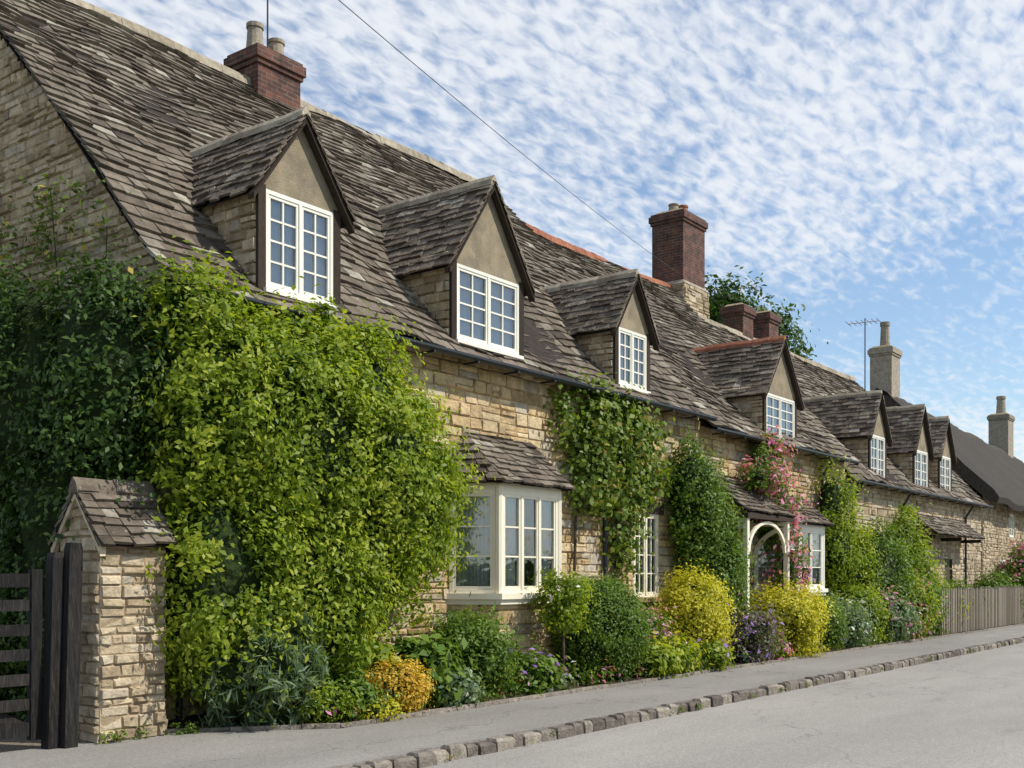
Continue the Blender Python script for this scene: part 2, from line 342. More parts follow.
def dormer(par,xa,xb,sill,top,apex,prof,wy=9.55,cheek='stone',ridge='ridge',mat='white',idx=1,cols=2,rows=4,cur=.46):
    mb=MB(mat);fr=frame(0,wy,1,0)
    window(mb,fr,xa,xb,sill,top,2,cols,rows,mat,cur=cur)
    mb.box(fr,xa-.04,xb+.04,-.05,.07,sill-.05,sill,mat)
    mb.obj('dormer_window_%d'%idx,par)
    mb=MB('timber');pw=.11;e=top+.06
    for a,b in((xa-pw,xa-.002),(xb+.002,xb+pw)):
        mb.box(fr,a,b,-.12,.02,sill-.12,top+.04,'timber')
    cx=(xa+xb)/2;hw=(xb-xa)/2+pw
    sl=(apex-.05-e)/(hw+.02)
    tri=[(cx-hw,top+.002),(cx+hw,top+.002),(cx+hw,e),(cx,apex-.08),(cx-hw,e)]
    P=[fr(u,.006,z) for u,z in tri]+[fr(u,-.12,z) for u,z in tri]
    mb.add(P,[(0,1,2,3,4),(9,8,7,6,5)]+[(i,(i+1)%5,5+(i+1)%5,5+i) for i in range(5)],'render',.5)
    ye=yprof(prof,e)+.05
    for sx,side in((cx-hw,-1),(cx+hw,1)):
        f2=frame(sx,ye,0,-1) if side<0 else frame(sx,wy,0,1)
        Ld=ye-wy-.0
        def iv(z,side=side,Ld=Ld,ye=ye):
            yy=min(ye,yprof(prof,z)+.08)
            return (ye-yy,Ld-.02) if side<0 else (.02,yy-wy)
        stone_wall(mb,f2,0,Ld,sill-.2,e+.08,ivl=iv,h=(.09,.15),w=(.15,.35),mat='stone_grey')
    oh=.12;fy=wy-.13;lip=.14
    yb=yprof(prof,apex)+.05
    ez=e-.14*sl*.8
    rt=Vector((cx,fy,apex));rb=Vector((cx,yb,apex))
    lf=Vector((cx-hw-lip,fy,ez));lb=Vector((cx-hw-lip,yb,ez))
    rf=Vector((cx+hw+lip,fy,ez));rbk=Vector((cx+hw+lip,yb,ez))
    slate_quad(mb,lb,lf,rt,rb,.15,.12,(.13,.28),.024,.03)
    slate_quad(mb,rf,rbk,rb,rt,.15,.12,(.13,.28),.024,.03)
    for q in (lf,rf):
        dn=Vector((0,0,-.07))
        a=q+Vector((0,.015,-.035));b=rt+Vector((0,.015,-.035))
        P=[a,b,b+dn,a+dn];P=P+[p+Vector((0,.1,0)) for p in P]
        mb.hexa(P,'timber',.5)
    ridge_line(mb,rt+Vector((0,.02,.04)),rb+Vector((0,0,.04)),ridge,.07,.35)
    mb.obj('dormer_%d'%idx,par)

def chimney(par,x,y,wx,wy,z0,z1,mat='brick',pots=((-.25,'pot',.5),(.25,'pot',.4)),name='chimney',cap=True,stone_to=None,potr=.14):
    mb=MB(mat);fr=frame(x,y,1,0)
    a,b=wx/2,wy/2
    zb=z0
    if stone_to:
        stone_wall(mb,frame(x-a-.08,y-b-.08,1,0),0,wx+.16,z0,stone_to,mat='stone_grey')
        stone_wall(mb,frame(x-a-.08,y+b+.08,0,-1),0,wy+.16,z0,stone_to,mat='stone_grey')
        mb.box(fr,-a-.07,a+.07,-b-.07,b+.07,z0,stone_to,'mortar')
        mb.hexa([fr(-a-.1,-b-.1,stone_to),fr(a+.1,-b-.1,stone_to),fr(a+.1,b+.1,stone_to),fr(-a-.1,b+.1,stone_to),
                 fr(-a,-b,stone_to+.12),fr(a,-b,stone_to+.12),fr(a,b,stone_to+.12),fr(-a,b,stone_to+.12)],'pot')
        zb=stone_to
    mb.box(fr,-a,a,-b,b,zb,z1-.3,mat)
    mb.box(fr,-a-.035,a+.035,-b-.035,b+.035,z1-.3,z1-.22,mat)
    mb.box(fr,-a-.07,a+.07,-b-.07,b+.07,z1-.22,z1-.06,mat)
    mb.box(fr,-a-.03,a+.03,-b-.03,b+.03,z1-.06,z1,mat)
    mb.hexa([fr(-a,-b,z1),fr(a,-b,z1),fr(a,b,z1),fr(-a,b,z1),fr(-a+.1,-b+.1,z1+.08),fr(a-.1,-b+.1,z1+.08),fr(a-.1,b-.1,z1+.08),fr(-a+.1,b-.1,z1+.08)],'mortar')
    for dx,pm,h in pots:
        r=potr
        mb.cyl((x+dx,y,z1+.05),(x+dx,y,z1+.05+h),r*1.1,r*.85,pm,12)
        mb.cyl((x+dx,y,z1+.05+h*.85),(x+dx,y,z1+.05+h),r*1.05,r*1.05,pm,12)
        mb.cyl((x+dx,y,z1+.05+h-.01),(x+dx,y,z1+.05+h+.005),r*.75,r*.75,'core',12)
    mb.obj(name,par)

def foliage(name,ells,ncl,nlf,ls,mat,cr=.13,seed=1,core=.78,ymax=None,ymin=None,xmin=None,flowers=None,stems=None,aspect=.5,up=.35,parent=None,zmin=.05,spiky=False,lump=.22,shoots=0):
    rs=np.random.RandomState(seed)
    E=np.array(ells,float)
    area=(E[:,3]*E[:,4]+E[:,4]*E[:,5]+E[:,3]*E[:,5]);pr=area/area.sum()
    C=[];D=[]
    tries=0
    while len(C)<ncl and tries<ncl*30:
        tries+=1
        k=rs.choice(len(E),p=pr);d=rs.normal(size=3);d/=np.linalg.norm(d)
        nz=noise.noise(Vector(d*2.6+E[k,:3]))*lump
        p=E[k,:3]+E[k,3:]*d*(rs.uniform(.84,1.03)+nz)
        if p[2]<zmin: continue
        if ymax is not None and p[1]>ymax: continue
        if ymin is not None and p[1]<ymin: continue
        if xmin is not None and p[0]<xmin: continue
        q=(p-E[:,:3])/E[:,3:];q=(q*q).sum(1);q[k]=9
        if q.min()<.55: continue
        nn=d/E[k,3:];nn/=np.linalg.norm(nn)
        C.append(p);D.append(nn)
    C=np.array(C);D=np.array(D);n=len(C)
    crd=rs.uniform(0,1,n)
    cs=rs.uniform(.5,1.35,n)
    idx=np.repeat(np.arange(n),nlf)
    off=rs.normal(size=(len(idx),3))*cr*cs[idx][:,None]
    P=C[idx]+off
    if spiky: P=C[idx]+off*.5
    if shoots:
        ns=shoots;ki=rs.randint(0,n,ns);sd=D[ki]*.6+np.array([0,-.1,.8])+rs.normal(size=(ns,3))*.35;sd/=np.linalg.norm(sd,axis=1)[:,None]
        ln_=rs.uniform(.15,.42,ns);m=16
        tt=np.tile(np.linspace(.2,1,m),ns);ix=np.repeat(np.arange(ns),m)
        SP=C[ki][ix]+sd[ix]*(ln_[ix]*tt)[:,None]+rs.normal(size=(ns*m,3))*.02
        P=np.concatenate([P,SP]);idx=np.concatenate([idx,ki[ix]]);off=np.concatenate([off,rs.normal(size=(ns*m,3))*cr])
    Nn=D[idx]*.8+off/(cr*2.2)*.5+rs.normal(size=P.shape)*.55+np.array([0,0,up])
    Nn/=np.linalg.norm(Nn,axis=1)[:,None]
    T=rs.normal(size=P.shape)
    if spiky: T=T*.35+np.array([0,0,1.])+D[idx]*.4; Nn=rs.normal(size=P.shape)
    T=T-(T*Nn).sum(1)[:,None]*Nn
    T/=np.linalg.norm(T,axis=1)[:,None]
    B=np.cross(Nn,T)
    s=ls*rs.uniform(.55,1.4,len(P))[:,None]
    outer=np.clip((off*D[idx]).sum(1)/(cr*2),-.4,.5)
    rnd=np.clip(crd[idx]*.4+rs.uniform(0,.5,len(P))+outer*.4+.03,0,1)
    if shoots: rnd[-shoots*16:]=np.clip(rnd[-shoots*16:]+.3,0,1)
    keep=P[:,2]>.03
    if ymax is not None: keep&=P[:,1]<ymax+.04
    P,T,B,Nn,s,rnd=P[keep],T[keep],B[keep],Nn[keep],s[keep],rnd[keep]
    V=np.stack([P-T*s*.5,P+B*s*aspect*.5+Nn*s*.1,P+T*s*.5,P-B*s*aspect*.5+Nn*s*.1],1).reshape(-1,3)
    nl=len(P)
    F=np.arange(nl*4).reshape(-1,4)
    rr=np.repeat(rnd,4);mi=np.zeros(nl,int)
    mats=[mat]
    if flowers:
        fm,frac=flowers;mats.append(fm)
        hot=rs.uniform(size=n)<.45
        fsel=(rs.uniform(size=nl)<frac*2.0)&hot[idx][keep];mi[fsel]=1
        V4=V.reshape(-1,4,3);c=V4.mean(1,keepdims=True);V4[fsel]=c[fsel]+(V4[fsel]-c[fsel])*1.3+ (D[idx][keep][fsel]*cr*.7)[:,None,:]
        V=V4.reshape(-1,3)
    verts=[V];faces=F.tolist();mil=mi.tolist();rl=[rr];base=len(V)
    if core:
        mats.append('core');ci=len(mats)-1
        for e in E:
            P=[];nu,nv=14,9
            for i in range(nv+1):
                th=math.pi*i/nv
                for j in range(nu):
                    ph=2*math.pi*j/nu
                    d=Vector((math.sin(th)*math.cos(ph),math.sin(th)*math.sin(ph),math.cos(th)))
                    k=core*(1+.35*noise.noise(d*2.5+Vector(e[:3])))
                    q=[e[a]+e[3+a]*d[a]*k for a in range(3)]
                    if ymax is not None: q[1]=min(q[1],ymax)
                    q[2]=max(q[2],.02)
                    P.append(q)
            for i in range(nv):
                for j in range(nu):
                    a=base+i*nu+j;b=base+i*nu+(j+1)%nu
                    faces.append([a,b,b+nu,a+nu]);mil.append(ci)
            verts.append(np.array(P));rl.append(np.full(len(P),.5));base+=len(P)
    if stems:
        mats.append('bark');ci=len(mats)-1
        mb=MB('bark')
        for a,b,r0,r1 in stems: mb.cyl(a,b,r0,r1,'bark',7)
        for f in mb.f: faces.append([i+base for i in f]);mil.append(ci)
        verts.append(np.array(mb.v));rl.append(np.full(len(mb.v),.5));base+=len(mb.v)
    V=np.concatenate(verts);rr=np.concatenate(rl)
    org=np.array([E[:,0].mean(),E[:,1].mean(),max(0,(E[:,2]-E[:,5]).min())])
    V=V-org
    me=bpy.data.meshes.new(name)
    me.vertices.add(len(V));me.vertices.foreach_set('co',V.ravel().astype(np.float32))
    ln=np.array([len(f) for f in faces],dtype=np.int32)
    st=np.concatenate([[0],np.cumsum(ln)[:-1]]).astype(np.int32)
    fl=np.array([i for f in faces for i in f],dtype=np.int32)
    me.loops.add(len(fl));me.loops.foreach_set('vertex_index',fl)
    me.polygons.add(len(faces));me.polygons.foreach_set('loop_start',st)
    for m in mats: me.materials.append(M[m])
    me.polygons.foreach_set('material_index',np.array(mil,dtype=np.int32))
    me.update(calc_edges=True)
    a=me.attributes.new('rnd','FLOAT','POINT');a.data.foreach_set('value',rr.astype(np.float32))
    o=bpy.data.objects.new(name,me);COL.objects.link(o);o.location=org
    return o

# ------------------------------------------------------------------ ground
KY=6.35
def sheet(name,pts,z,mat):
    mb=MB(mat);mb.add([(x,y,z) for x,y in pts],[tuple(range(len(pts)))],mat,.5);return mb.obj(name)
sheet('ground',[(-600,-600),(900,-600),(900,600),(-600,600)],-.012,'grass')
sheet('road',[(-120,.2),(400,.2),(400,KY+.08),(-120,KY+.08)],0.0,'asphalt')
def slab(mb,pts,z0,z1,mat):
    n=len(pts);P=[(x,y,z1) for x,y in pts]+[(x,y,z0) for x,y in pts]
    mb.add(P,[tuple(range(n))]+[(i,(i+1)%n,n+(i+1)%n,n+i) for i in range(n)],mat,.5)
mb=MB('pave')
slab(mb,[(-60,KY+.14),(120,KY+.14),(120,8.05),(7.85,8.05),(6.55,9.2),(6.55,9.3),(-60,9.3)],-.02,.12,'pave')
mb.obj('pavement')
mb=MB('gravel');slab(mb,[(-20,9.3),(6.9,9.3),(6.9,26),(-20,26)],-.02,.11,'gravel');mb.obj('driveway')
mb=MB('pave');slab(mb,[(-120,-1.3),(400,-1.3),(400,.2),(-120,.2)],-.02,.11,'pave');mb.obj('pavement')
mb=MB('kerb');x=-20.
while x<110:
    l=R.uniform(.14,.34)
    if x>60: l*=2
    g=.009;y0=KY+R.uniform(-.018,.018);t=.12+R.uniform(-.018,.014);b=.026;yb=KY+.15
    P=[(x+g,y0,-.02),(x+l-g,y0+R.uniform(-.012,.012),-.02),(x+l-g,yb,-.02),(x+g,yb,-.02),
       (x+g,y0+.006,t-b),(x+l-g,y0+.006,t-b-R.uniform(0,.014)),(x+l-g,yb,t-b),(x+g,yb,t-b),
       (x+g+b*.7,y0+b+R.uniform(0,.014),t),(x+l-g-b*.7,y0+b+R.uniform(0,.014),t-R.uniform(0,.012)),(x+l-g-b*.7,yb-b,t-.003),(x+g+b*.7,yb-b,t)]
    mb.add(P,[(0,1,5,4),(1,2,6,5),(2,3,7,6),(3,0,4,7),(4,5,9,8),(5,6,10,9),(6,7,11,10),(7,4,8,11),(8,9,10,11)],'kerb')
    x+=l
mb.obj('kerb')
mb=MB('soil')
nx=160
P=[];F=[]
for i in range(nx+1):
    x=6.55+(60-6.55)*i/nx
    yf=8.12 if x>7.9 else 8.12+(7.9-x)*.88
    for j in range(5):
        y=yf+(9.65-yf)*j/4
        P.append((x,y,.14+.06*j/4+.05*noise.noise(Vector((x*2,y*2,0)))))
for i in range(nx):
    for j in range(4):
        a=i*5+j;F.append((a,a+5,a+6,a+1))
mb.add(P,F,'soil',.5);mb.obj('garden_bed',smooth=True)
mb=MB('kerb')
def edging(a,b):
    a=Vector(a);b=Vector(b);L=(b-a).length;fr=frame(a.x,a.y,(b-a).x,(b-a).y);u=0
    while u<L:
        l=min(R.uniform(.5,.95),L-u)
        mb.box(fr,u+.004,u+l-.004,-.06,.0+R.uniform(-.006,.006),.05,.16+R.uniform(-.008,.008),'kerb',R.uniform(.6,1));u+=l+.0001
edging((6.55,9.2),(7.85,8.07));edging((7.86,8.07),(48,8.07))
mb.obj('garden_edging')

# ------------------------------------------------------------------ cottage A
A=empty('stone_cottage',(13,12,0))
WY=9.6
profA=[(9.32,4.60),(10.0,5.28),(11.65,7.12),(14.44,9.86)]
XA0,XA1=6.86,18.6
def main_roof(par,x0,x1,prof,backY,ridge='ridge',sag=.11,e=(.21,.14)):
    mb=MB('slate');n=len(prof)-1
    tot=prof[-1][0]-prof[0][0]
    for i in range(n):
        (ya,za),(yb,zb)=prof[i],prof[i+1]
        f0=(ya-prof[0][0])/tot;f1=(yb-prof[0][0])/tot
        slate_quad(mb,(x0,ya,za),(x1,ya,za),(x1,yb,zb),(x0,yb,zb),e[0]+(e[1]-e[0])*f0,e[0]+(e[1]-e[0])*f1,(.15,.36),.034,sag)
    yr,zr=prof[-1]
    slate_quad(mb,(x1,backY,prof[0][1]),(x0,backY,prof[0][1]),(x0,yr,zr),(x1,yr,zr),.3,.25,(.4,.7),.03,sag)
    mb.obj('roof',par)
    mb=MB(ridge);ridge_line(mb,(x0,yr,zr+.06),(x1,yr,zr+.06),ridge,.13);mb.obj('ridge',par)
main_roof(A,XA0-.1,XA1,profA,19.5)
mb=MB('stone')
stone_wall(mb,frame(0,WY,1,0),XA0,XA1,0,4.72,holes=[(11.4,13.45,1.35,3.0),(16.2,17.05,1.3,2.75)])
def gable(mb,x,prof,y1,z1,side=-1,mat='stone'):
    yr=prof[-1][0]
    def iv(z):
        ya=max(WY,yprof(prof,z)+.05) if z>prof[0][1] else WY
        yb=2*yr-ya
        return (y1-yb,y1-ya) if side<0 else (ya-WY,yb-WY)
    f=frame(x,y1,0,-1) if side<0 else frame(x,WY,0,1)
    stone_wall(mb,f,0,y1-WY,0,z1,ivl=iv,mat=mat,h=(.07,.15),w=(.1,.38))
gable(mb,XA0,profA,19.28,9.8,-1,'stone_grey')
z=0
while z<4.6:
    h=R.uniform(.2,.3);a=R.uniform(.2,.42)
    mb.box(frame(XA0,WY,1,0),-.034,a,-.3,.036,z+.004,z+h-.004,'stone');z+=h
mb.obj('walls',A)
def gutter(par,x0,x1,y,z,pipes=(),mat='iron'):
    mb=MB(mat)
    n=7;P=[]
    for xx in(x0,x1):
        for i in range(n):
            t=math.pi+math.pi*i/(n-1);P.append((xx,y+.06*math.cos(t),z+.06*math.sin(t)))
    mb.add(P,[(i,i+1,n+i+1,n+i) for i in range(n-1)],mat)
    mb.box(frame(0,y,1,0),x0,x1,.055,.068,z-.02,z+.012,mat)
    x=x0+.3
    while x<x1: mb.box(frame(0,y,1,0),x,x+.03,-.2,.064,z-.08,z-.055,mat);x+=.9
    for px in pipes:
        mb.cyl((px,y,z-.06),(px,WY-.07,z-.45),.035,.035,mat,8);mb.cyl((px,WY-.07,z-.43),(px,WY-.07,.15),.035,.035,mat,8)
        for q in (.8,2.2,3.5): mb.cyl((px,WY-.07,q),(px,WY-.07,q+.07),.05,.05,mat,8)
    mb.obj('gutter',par)
gutter(A,XA0-.15,XA1,9.28,4.60,(6.98,15.2))
dormer(A,8.13,9.16,4.86,5.97,6.95,profA,idx=1)
dormer(A,11.44,12.86,4.86,5.90,7.18,profA,idx=2,cur=.44)
dormer(A,15.62,16.55,4.84,5.80,6.76,profA,idx=3)
chimney(A,12.35,14.5,.92,.72,9.2,10.38,pots=((-.22,'pot',.46),(.24,'pot',.36)),name='chimney_1',potr=.14)

def bay(par,xl,xr,dep,cant,zs,zt,zr,name,lights=3,mat='cream'):
    yf=WY-dep
    pts=[(xl,WY),(xl+cant,yf),(xr-cant,yf),(xr,WY)]
    mb=MB(mat)
    segs=list(zip(pts,pts[1:]))
    for i,(a,b) in enumerate(segs):
        L=math.hypot(b[0]-a[0],b[1]-a[1]);fr=frame(a[0],a[1],b[0]-a[0],b[1]-a[1])
        stone_wall(mb,(lambda f:(lambda u,n,z:f(u,n-.04,z)))(fr),0,L,0,zs-.05,h=(.14,.24),w=(.25,.5))
        window(mb,fr,.04,L-.04,zs+.03,zt-.08,(lights if i==1 else 1),1,3,mat,cur=.36 if i==1 else .5,fw=.05)
        mb.box(fr,-.02,L+.02,-.04,.018,zt-.08,zt+.06,mat)
    for p in pts[1:3]: mb.cyl((p[0],p[1]+.02,zs),(p[0],p[1]+.02,zt),.055,.055,mat,8)
    def slabp(off,z0,z1,m):
        q=[(xl-off*.6,WY),(xl+cant-off*.7,yf-off),(xr-cant+off*.7,yf-off),(xr+off*.6,WY)]
        P=[(x,y,z0) for x,y in q]+[(x,y,z1) for x,y in q]
        mb.add(P,[(0,1,2,3),(7,6,5,4),(0,4,5,1),(1,5,6,2),(2,6,7,3)],m,.5)
    slabp(.09,zs-.05,zs+.03,mat)
    slabp(.05,zs-.12,zs-.051,mat)
    slabp(.03,zt+.055,zt+.08,'timber')
    o=.16
    L0=(xl-.16,WY,zt+.02);L1=(xl+cant-.12,yf-o,zt+.02);R1=(xr-cant+.12,yf-o,zt+.02);R0=(xr+.16,WY,zt+.02)
    TL=(xl+cant*.9,WY,zr);TR=(xr-cant*.9,WY,zr)
    slate_quad(mb,L1,R1,TR,TL,.13,.11,(.13,.28),.034,.03)
    slate_quad(mb,L0,L1,TL,TL,.13,.11,(.13,.28),.034,.0)
    slate_quad(mb,R1,R0,TR,TR,.13,.11,(.13,.28),.034,.0)
    mb.obj(name,par)
bay(A,11.3,13.55,.58,.42,1.40,2.9,3.66,'bay_window',3)
mb=MB('cream');window(mb,frame(0,WY-.0,1,0),16.2,17.05,1.3,2.75,2,2,4,'cream',cur=.3);mb.box(frame(0,WY,1,0),16.12,17.13,-.05,.09,1.22,1.298,'stone');mb.box(frame(0,WY,1,0),16.05,17.2,-.02,.045,2.752,2.95,'timber');mb.obj('ground_floor_window',A)

# ------------------------------------------------------------------ cottage B
B=empty('stone_cottage',(22,12,0))
profB=[(9.32,4.42),(10.0,5.06),(11.65,6.78),(14.44,9.38)]
XB1=26.2
main_roof(B,XA1+.01,XB1,profB,19.5,'redridge')
mb=MB('stone')
stone_wall(mb,frame(0,WY,1,0),XA1,XB1,0,4.5,holes=[(19.25,20.15,.2,2.35),(21.0,23.7,1.4,2.8)])
gable(mb,XB1,profB,19.28,9.3,1,'stone_grey')
gable(mb,XA1-.02,profA,19.28,9.8,1,'stone_grey')
mb.obj('walls',B)
gutter(B,XA1,XB1,9.28,4.42,(24.6,))
dormer(B,21.5,23.0,4.55,5.5,6.72,profB,idx=4,ridge='redridge',cols=2)
chimney(B,26.9,14.5,1.25,.95,8.6,11.5,pots=((-.28,'pot',.25),(.25,'redpot',.35)),name='chimney_1',stone_to=9.5)
bay(B,20.95,23.75,.58,.42,1.37,2.75,3.4,'bay_window',3,'white')
mb=MB('timber');fr=frame(0,WY,1,0)
slate_quad(mb,(18.7,8.65,2.85),(20.9,8.65,2.85),(20.9,9.6,3.6),(18.7,9.6,3.6),.14,.12,(.15,.3),.032,.02)
mb.box(fr,18.75,20.85,.80,.93,2.74,2.83,'timber')
for x in(18.85,20.7):
    mb.box(fr,x-.04,x+.04,0.0,.12,1.9,2.78,'cream')
    mb.box(fr,x-.04,x+.04,.12,.8,2.66,2.74,'cream')
    mb.box(fr,x-.045,x+.045,.80,.89,.12,2.739,'cream')
    P=[];n=8
    for i in range(n+1):
        t=math.pi/2*i/n
        for rr in(.62,.70):
            for xx in(x-.03,x+.03): P.append(fr(xx,.1+(.72-rr*math.cos(t)) ,2.655-(.72-rr*math.sin(t))))
    F=[]
    for i in range(n):
        a=i*4;F+=[(a,a+1,a+5,a+4),(a+2,a+3,a+7,a+6),(a,a+2,a+6,a+4),(a+1,a+3,a+7,a+5)]
    mb.add(P,F,'cream')
# curved front brace under the hood
P=[];n=14
for i in range(n+1):
    t=math.pi*i/n
    for rr in(1.0,1.1):
        for nn in(.82,.87): P.append(fr(19.775-.80*rr*math.cos(t),nn,2.12+.54*rr*math.sin(t)))
F=[]
for i in range(n):
    a=i*4;F+=[(a,a+1,a+5,a+4),(a+2,a+3,a+7,a+6),(a,a+2,a+6,a+4),(a+1,a+3,a+7,a+5)]
mb.add(P,F,'cream')
mb.box(fr,19.25,20.15,-.10,-.05,.2,2.35,'door')
for i in range(6): mb.box(fr,19.3+i*.14,19.42+i*.14,-.05,-.035,.22,2.25,'door')
mb.box(fr,19.17,19.25,-.1,.02,.2,2.35,'cream');mb.box(fr,20.15,20.23,-.1,.02,.2,2.35,'cream');mb.box(fr,19.17,20.23,-.1,.022,2.352,2.43,'cream')
mb.box(fr,19.0,20.4,0,.35,.0,.2,'stone')
mb.obj('porch',B)

# ------------------------------------------------------------------ cottage C
C=empty('stone_cottage',(31,12,0))
profC=[(9.32,4.0),(10.0,4.75),(14.0,8.72)]
XC1=38.9
main_roof(C,XB1+.02,XC1+.1,profC,18.6,'ridge')
mb=MB('stone')
stone_wall(mb,frame(0,WY,1,0),XB1+.002,XC1,0,4.1,holes=[(27.8,29.1,1.2,2.5),(31.8,33.1,1.1,2.4),(34.6,35.5,.2,2.2)],mat='stone_grey')
gable(mb,XC1,profC,18.4,8.6,1,'stone_grey')
mb.obj('walls',C)
gutter(C,XB1,XC1+.1,9.28,4.0,(26.6,30.4,36.8))
dormer(C,27.9,29.0,4.1,5.3,6.4,profC,idx=5)
dormer(C,31.55,32.75,4.1,5.25,6.5,profC,idx=6)
dormer(C,34.0,35.1,4.1,5.3,6.45,profC,idx=7)
mb=MB('white');fr=frame(0,WY,1,0)
for a,b in((27.8,29.1),(31.8,33.1)):
    window(mb,fr,a,b,1.15,2.45,2,2,3,'white',cur=.25);mb.box(fr,a-.08,b+.08,-.02,.04,2.452,2.62,'timber')
mb.box(fr,34.6,35.5,-.1,-.05,.2,2.2,'door')
slate_quad(mb,(31.4,8.9,2.85),(36.6,8.9,2.85),(36.6,9.6,3.45),(31.4,9.6,3.45),.15,.13,(.18,.34),.028,.02)
for x in (31.6,34.2,36.4): mb.box(fr,x-.05,x+.05,0,.62,2.72,2.82,'timber')
mb.obj('windows_and_canopy',C)
chimney(C,30.0,14.2,.7,.65,8.3,9.6,pots=(),name='chimney_1')
chimney(C,31.9,14.2,.7,.6,8.3,9.75,pots=(),name='chimney_2')

# ------------------------------------------------------------------ thatched cottage
T=empty('thatched_cottage',(48,13,0))
ang=math.radians(3);ux,uy=math.cos(ang),math.sin(ang)
TX=40.6
tf=frame(TX,9.95,ux,uy)
TL_=27
mb=MB('stone_grey')
hs=[(3,4.2,1.1,2.3),(8,9,.1,2.1),(12,13.2,1.1,2.3),(5,6,3.2,4.1),(17,18.2,1.1,2.3),(21,22,.1,2.1),(24,25.2,1.1,2.3)]
stone_wall(mb,tf,0,TL_,0,4.6,holes=hs,mat='stone_grey')
b0=tf(0,-7,0);a0=tf(0,0,0)
fg=frame(b0[0],b0[1],a0[0]-b0[0],a0[1]-b0[1])
def ivT(z):
    if z<4.4: return (0,7)
    k=(z-4.4)/(8.3-4.4)*3.5
    return (k,7-k)
stone_wall(mb,fg,0,7,0,7.8,ivl=ivT,mat='stone_grey')
c0=tf(TL_,0,0);fg2=frame(c0[0],c0[1],-(a0[0]-b0[0]),-(a0[1]-b0[1]))
stone_wall(mb,fg2,0,7,0,7.8,ivl=ivT,mat='stone_grey')
mb.obj('walls',T)
mb=MB('white')
for a,b,c,d in hs:
    if c<.5: mb.box(tf,a,b,-.1,-.04,c,d,'white')
    else: window(mb,tf,a,b,c,d,2,2,3,'white')
mb.obj('windows_and_doors',T)
mb=MB('thatch')
prof=[(.55,4.15),(.62,4.35),(.45,4.65),(-.5,5.62),(-1.8,6.98),(-3.0,8.15),(-3.5,8.40),(-4.0,8.15),(-5.2,6.98),(-7.4,4.65),(-7.6,4.3),(-7.4,4.2),(-3.5,7.9),(.3,4.25)]
nu=100;P=[];F=[];k=len(prof);TW=TL_+1.0
for i in range(nu+1):
    u=-.45+TW*i/nu
    for n_,z in prof:
        q=noise.noise(Vector((u*.35,n_*.6,3)))*.16+noise.noise(Vector((u*1.7,n_*1.7,8)))*.06
        P.append(tf(u,n_,z+q))
for i in range(nu):
    for j in range(k):
        a=i*k+j;b=i*k+(j+1)%k;F.append((a,b,b+k,a+k))
F.append(tuple(range(k)));F.append(tuple(nu*k+j for j in range(k)))
mb.add(P,F,'thatch')
P=[];F=[]
for i in range(nu+1):
    u=-.48+(TW+.06)*i/nu
    w=.62+(.1 if i%4<2 else -.02)
    for n_,z in((-3.5+w,8.40-w*.95+.1),(-3.5+w*.5,8.32),(-3.5,8.52),(-3.5-w*.5,8.32),(-3.5-w,8.40-w*.95+.1)): P.append(tf(u,n_,z+.02+noise.noise(Vector((u*.35,n_*.6,3)))*.16))
for i in range(nu):
    for j in range(4): a=i*5+j;F.append((a,a+1,a+6,a+5))
mb.add(P,F,'thatch',1)
mb.obj('thatched_roof',T,smooth=False)
cx,cy,_=tf(.55,-3.5,0)
chimney(T,cx,cy,.95,.8,7.8,10.1,mat='pot',pots=((0,'pot',.95),),name='chimney_1',potr=.17)
cx,cy,_=tf(23.3,-3.5,0)
chimney(T,cx,cy,1.2,1.0,7.8,10.4,mat='pot',pots=((0,'pot',1.0),),name='chimney_2',potr=.24)

# ------------------------------------------------------------------ TV antenna, wire
mb=MB('iron');ax,ay=38.6,13.4
mb.cyl((ax,ay,8.0),(ax,ay,10.8),.022,.02,'iron',6)
mb.cyl((ax-.55,ay+.4,10.55),(ax+.45,ay-.35,10.75),.015,.015,'iron',6)
for i in range(7):
    t=i/6;p=Vector((ax-.55+1.0*t,ay+.4-.75*t,10.55+.2*t));mb.cyl(p+Vector((-.1,-.14,-.12)),p+Vector((.1,.14,.12)),.009,.009,'iron',5)
mb.obj('tv_antenna')
mb=MB('iron')
mb.cyl((12.4,14.5,10.4),(12.4,14.5,13),.016,.012,'iron',6);mb.cyl((12.4,14.1,12.6),(12.4,14.9,12.6),.01,.01,'iron',5)
mb.obj('aerial_mast',A)
a=Vector((26.4,14.1,9.75));mb=MB('iron');prev=None
b=a+(Vector((8.75,8.55,7.95))-a)*1.5
n=24
for i in range(n+1):
    t=i/n;p=a.lerp(b,t)+Vector((0,0,-1.0*t*(1-t)))
    if prev: mb.cyl(prev,p,.005,.005,'iron',5,caps=False)
    prev=p
mb.obj('overhead_wire')

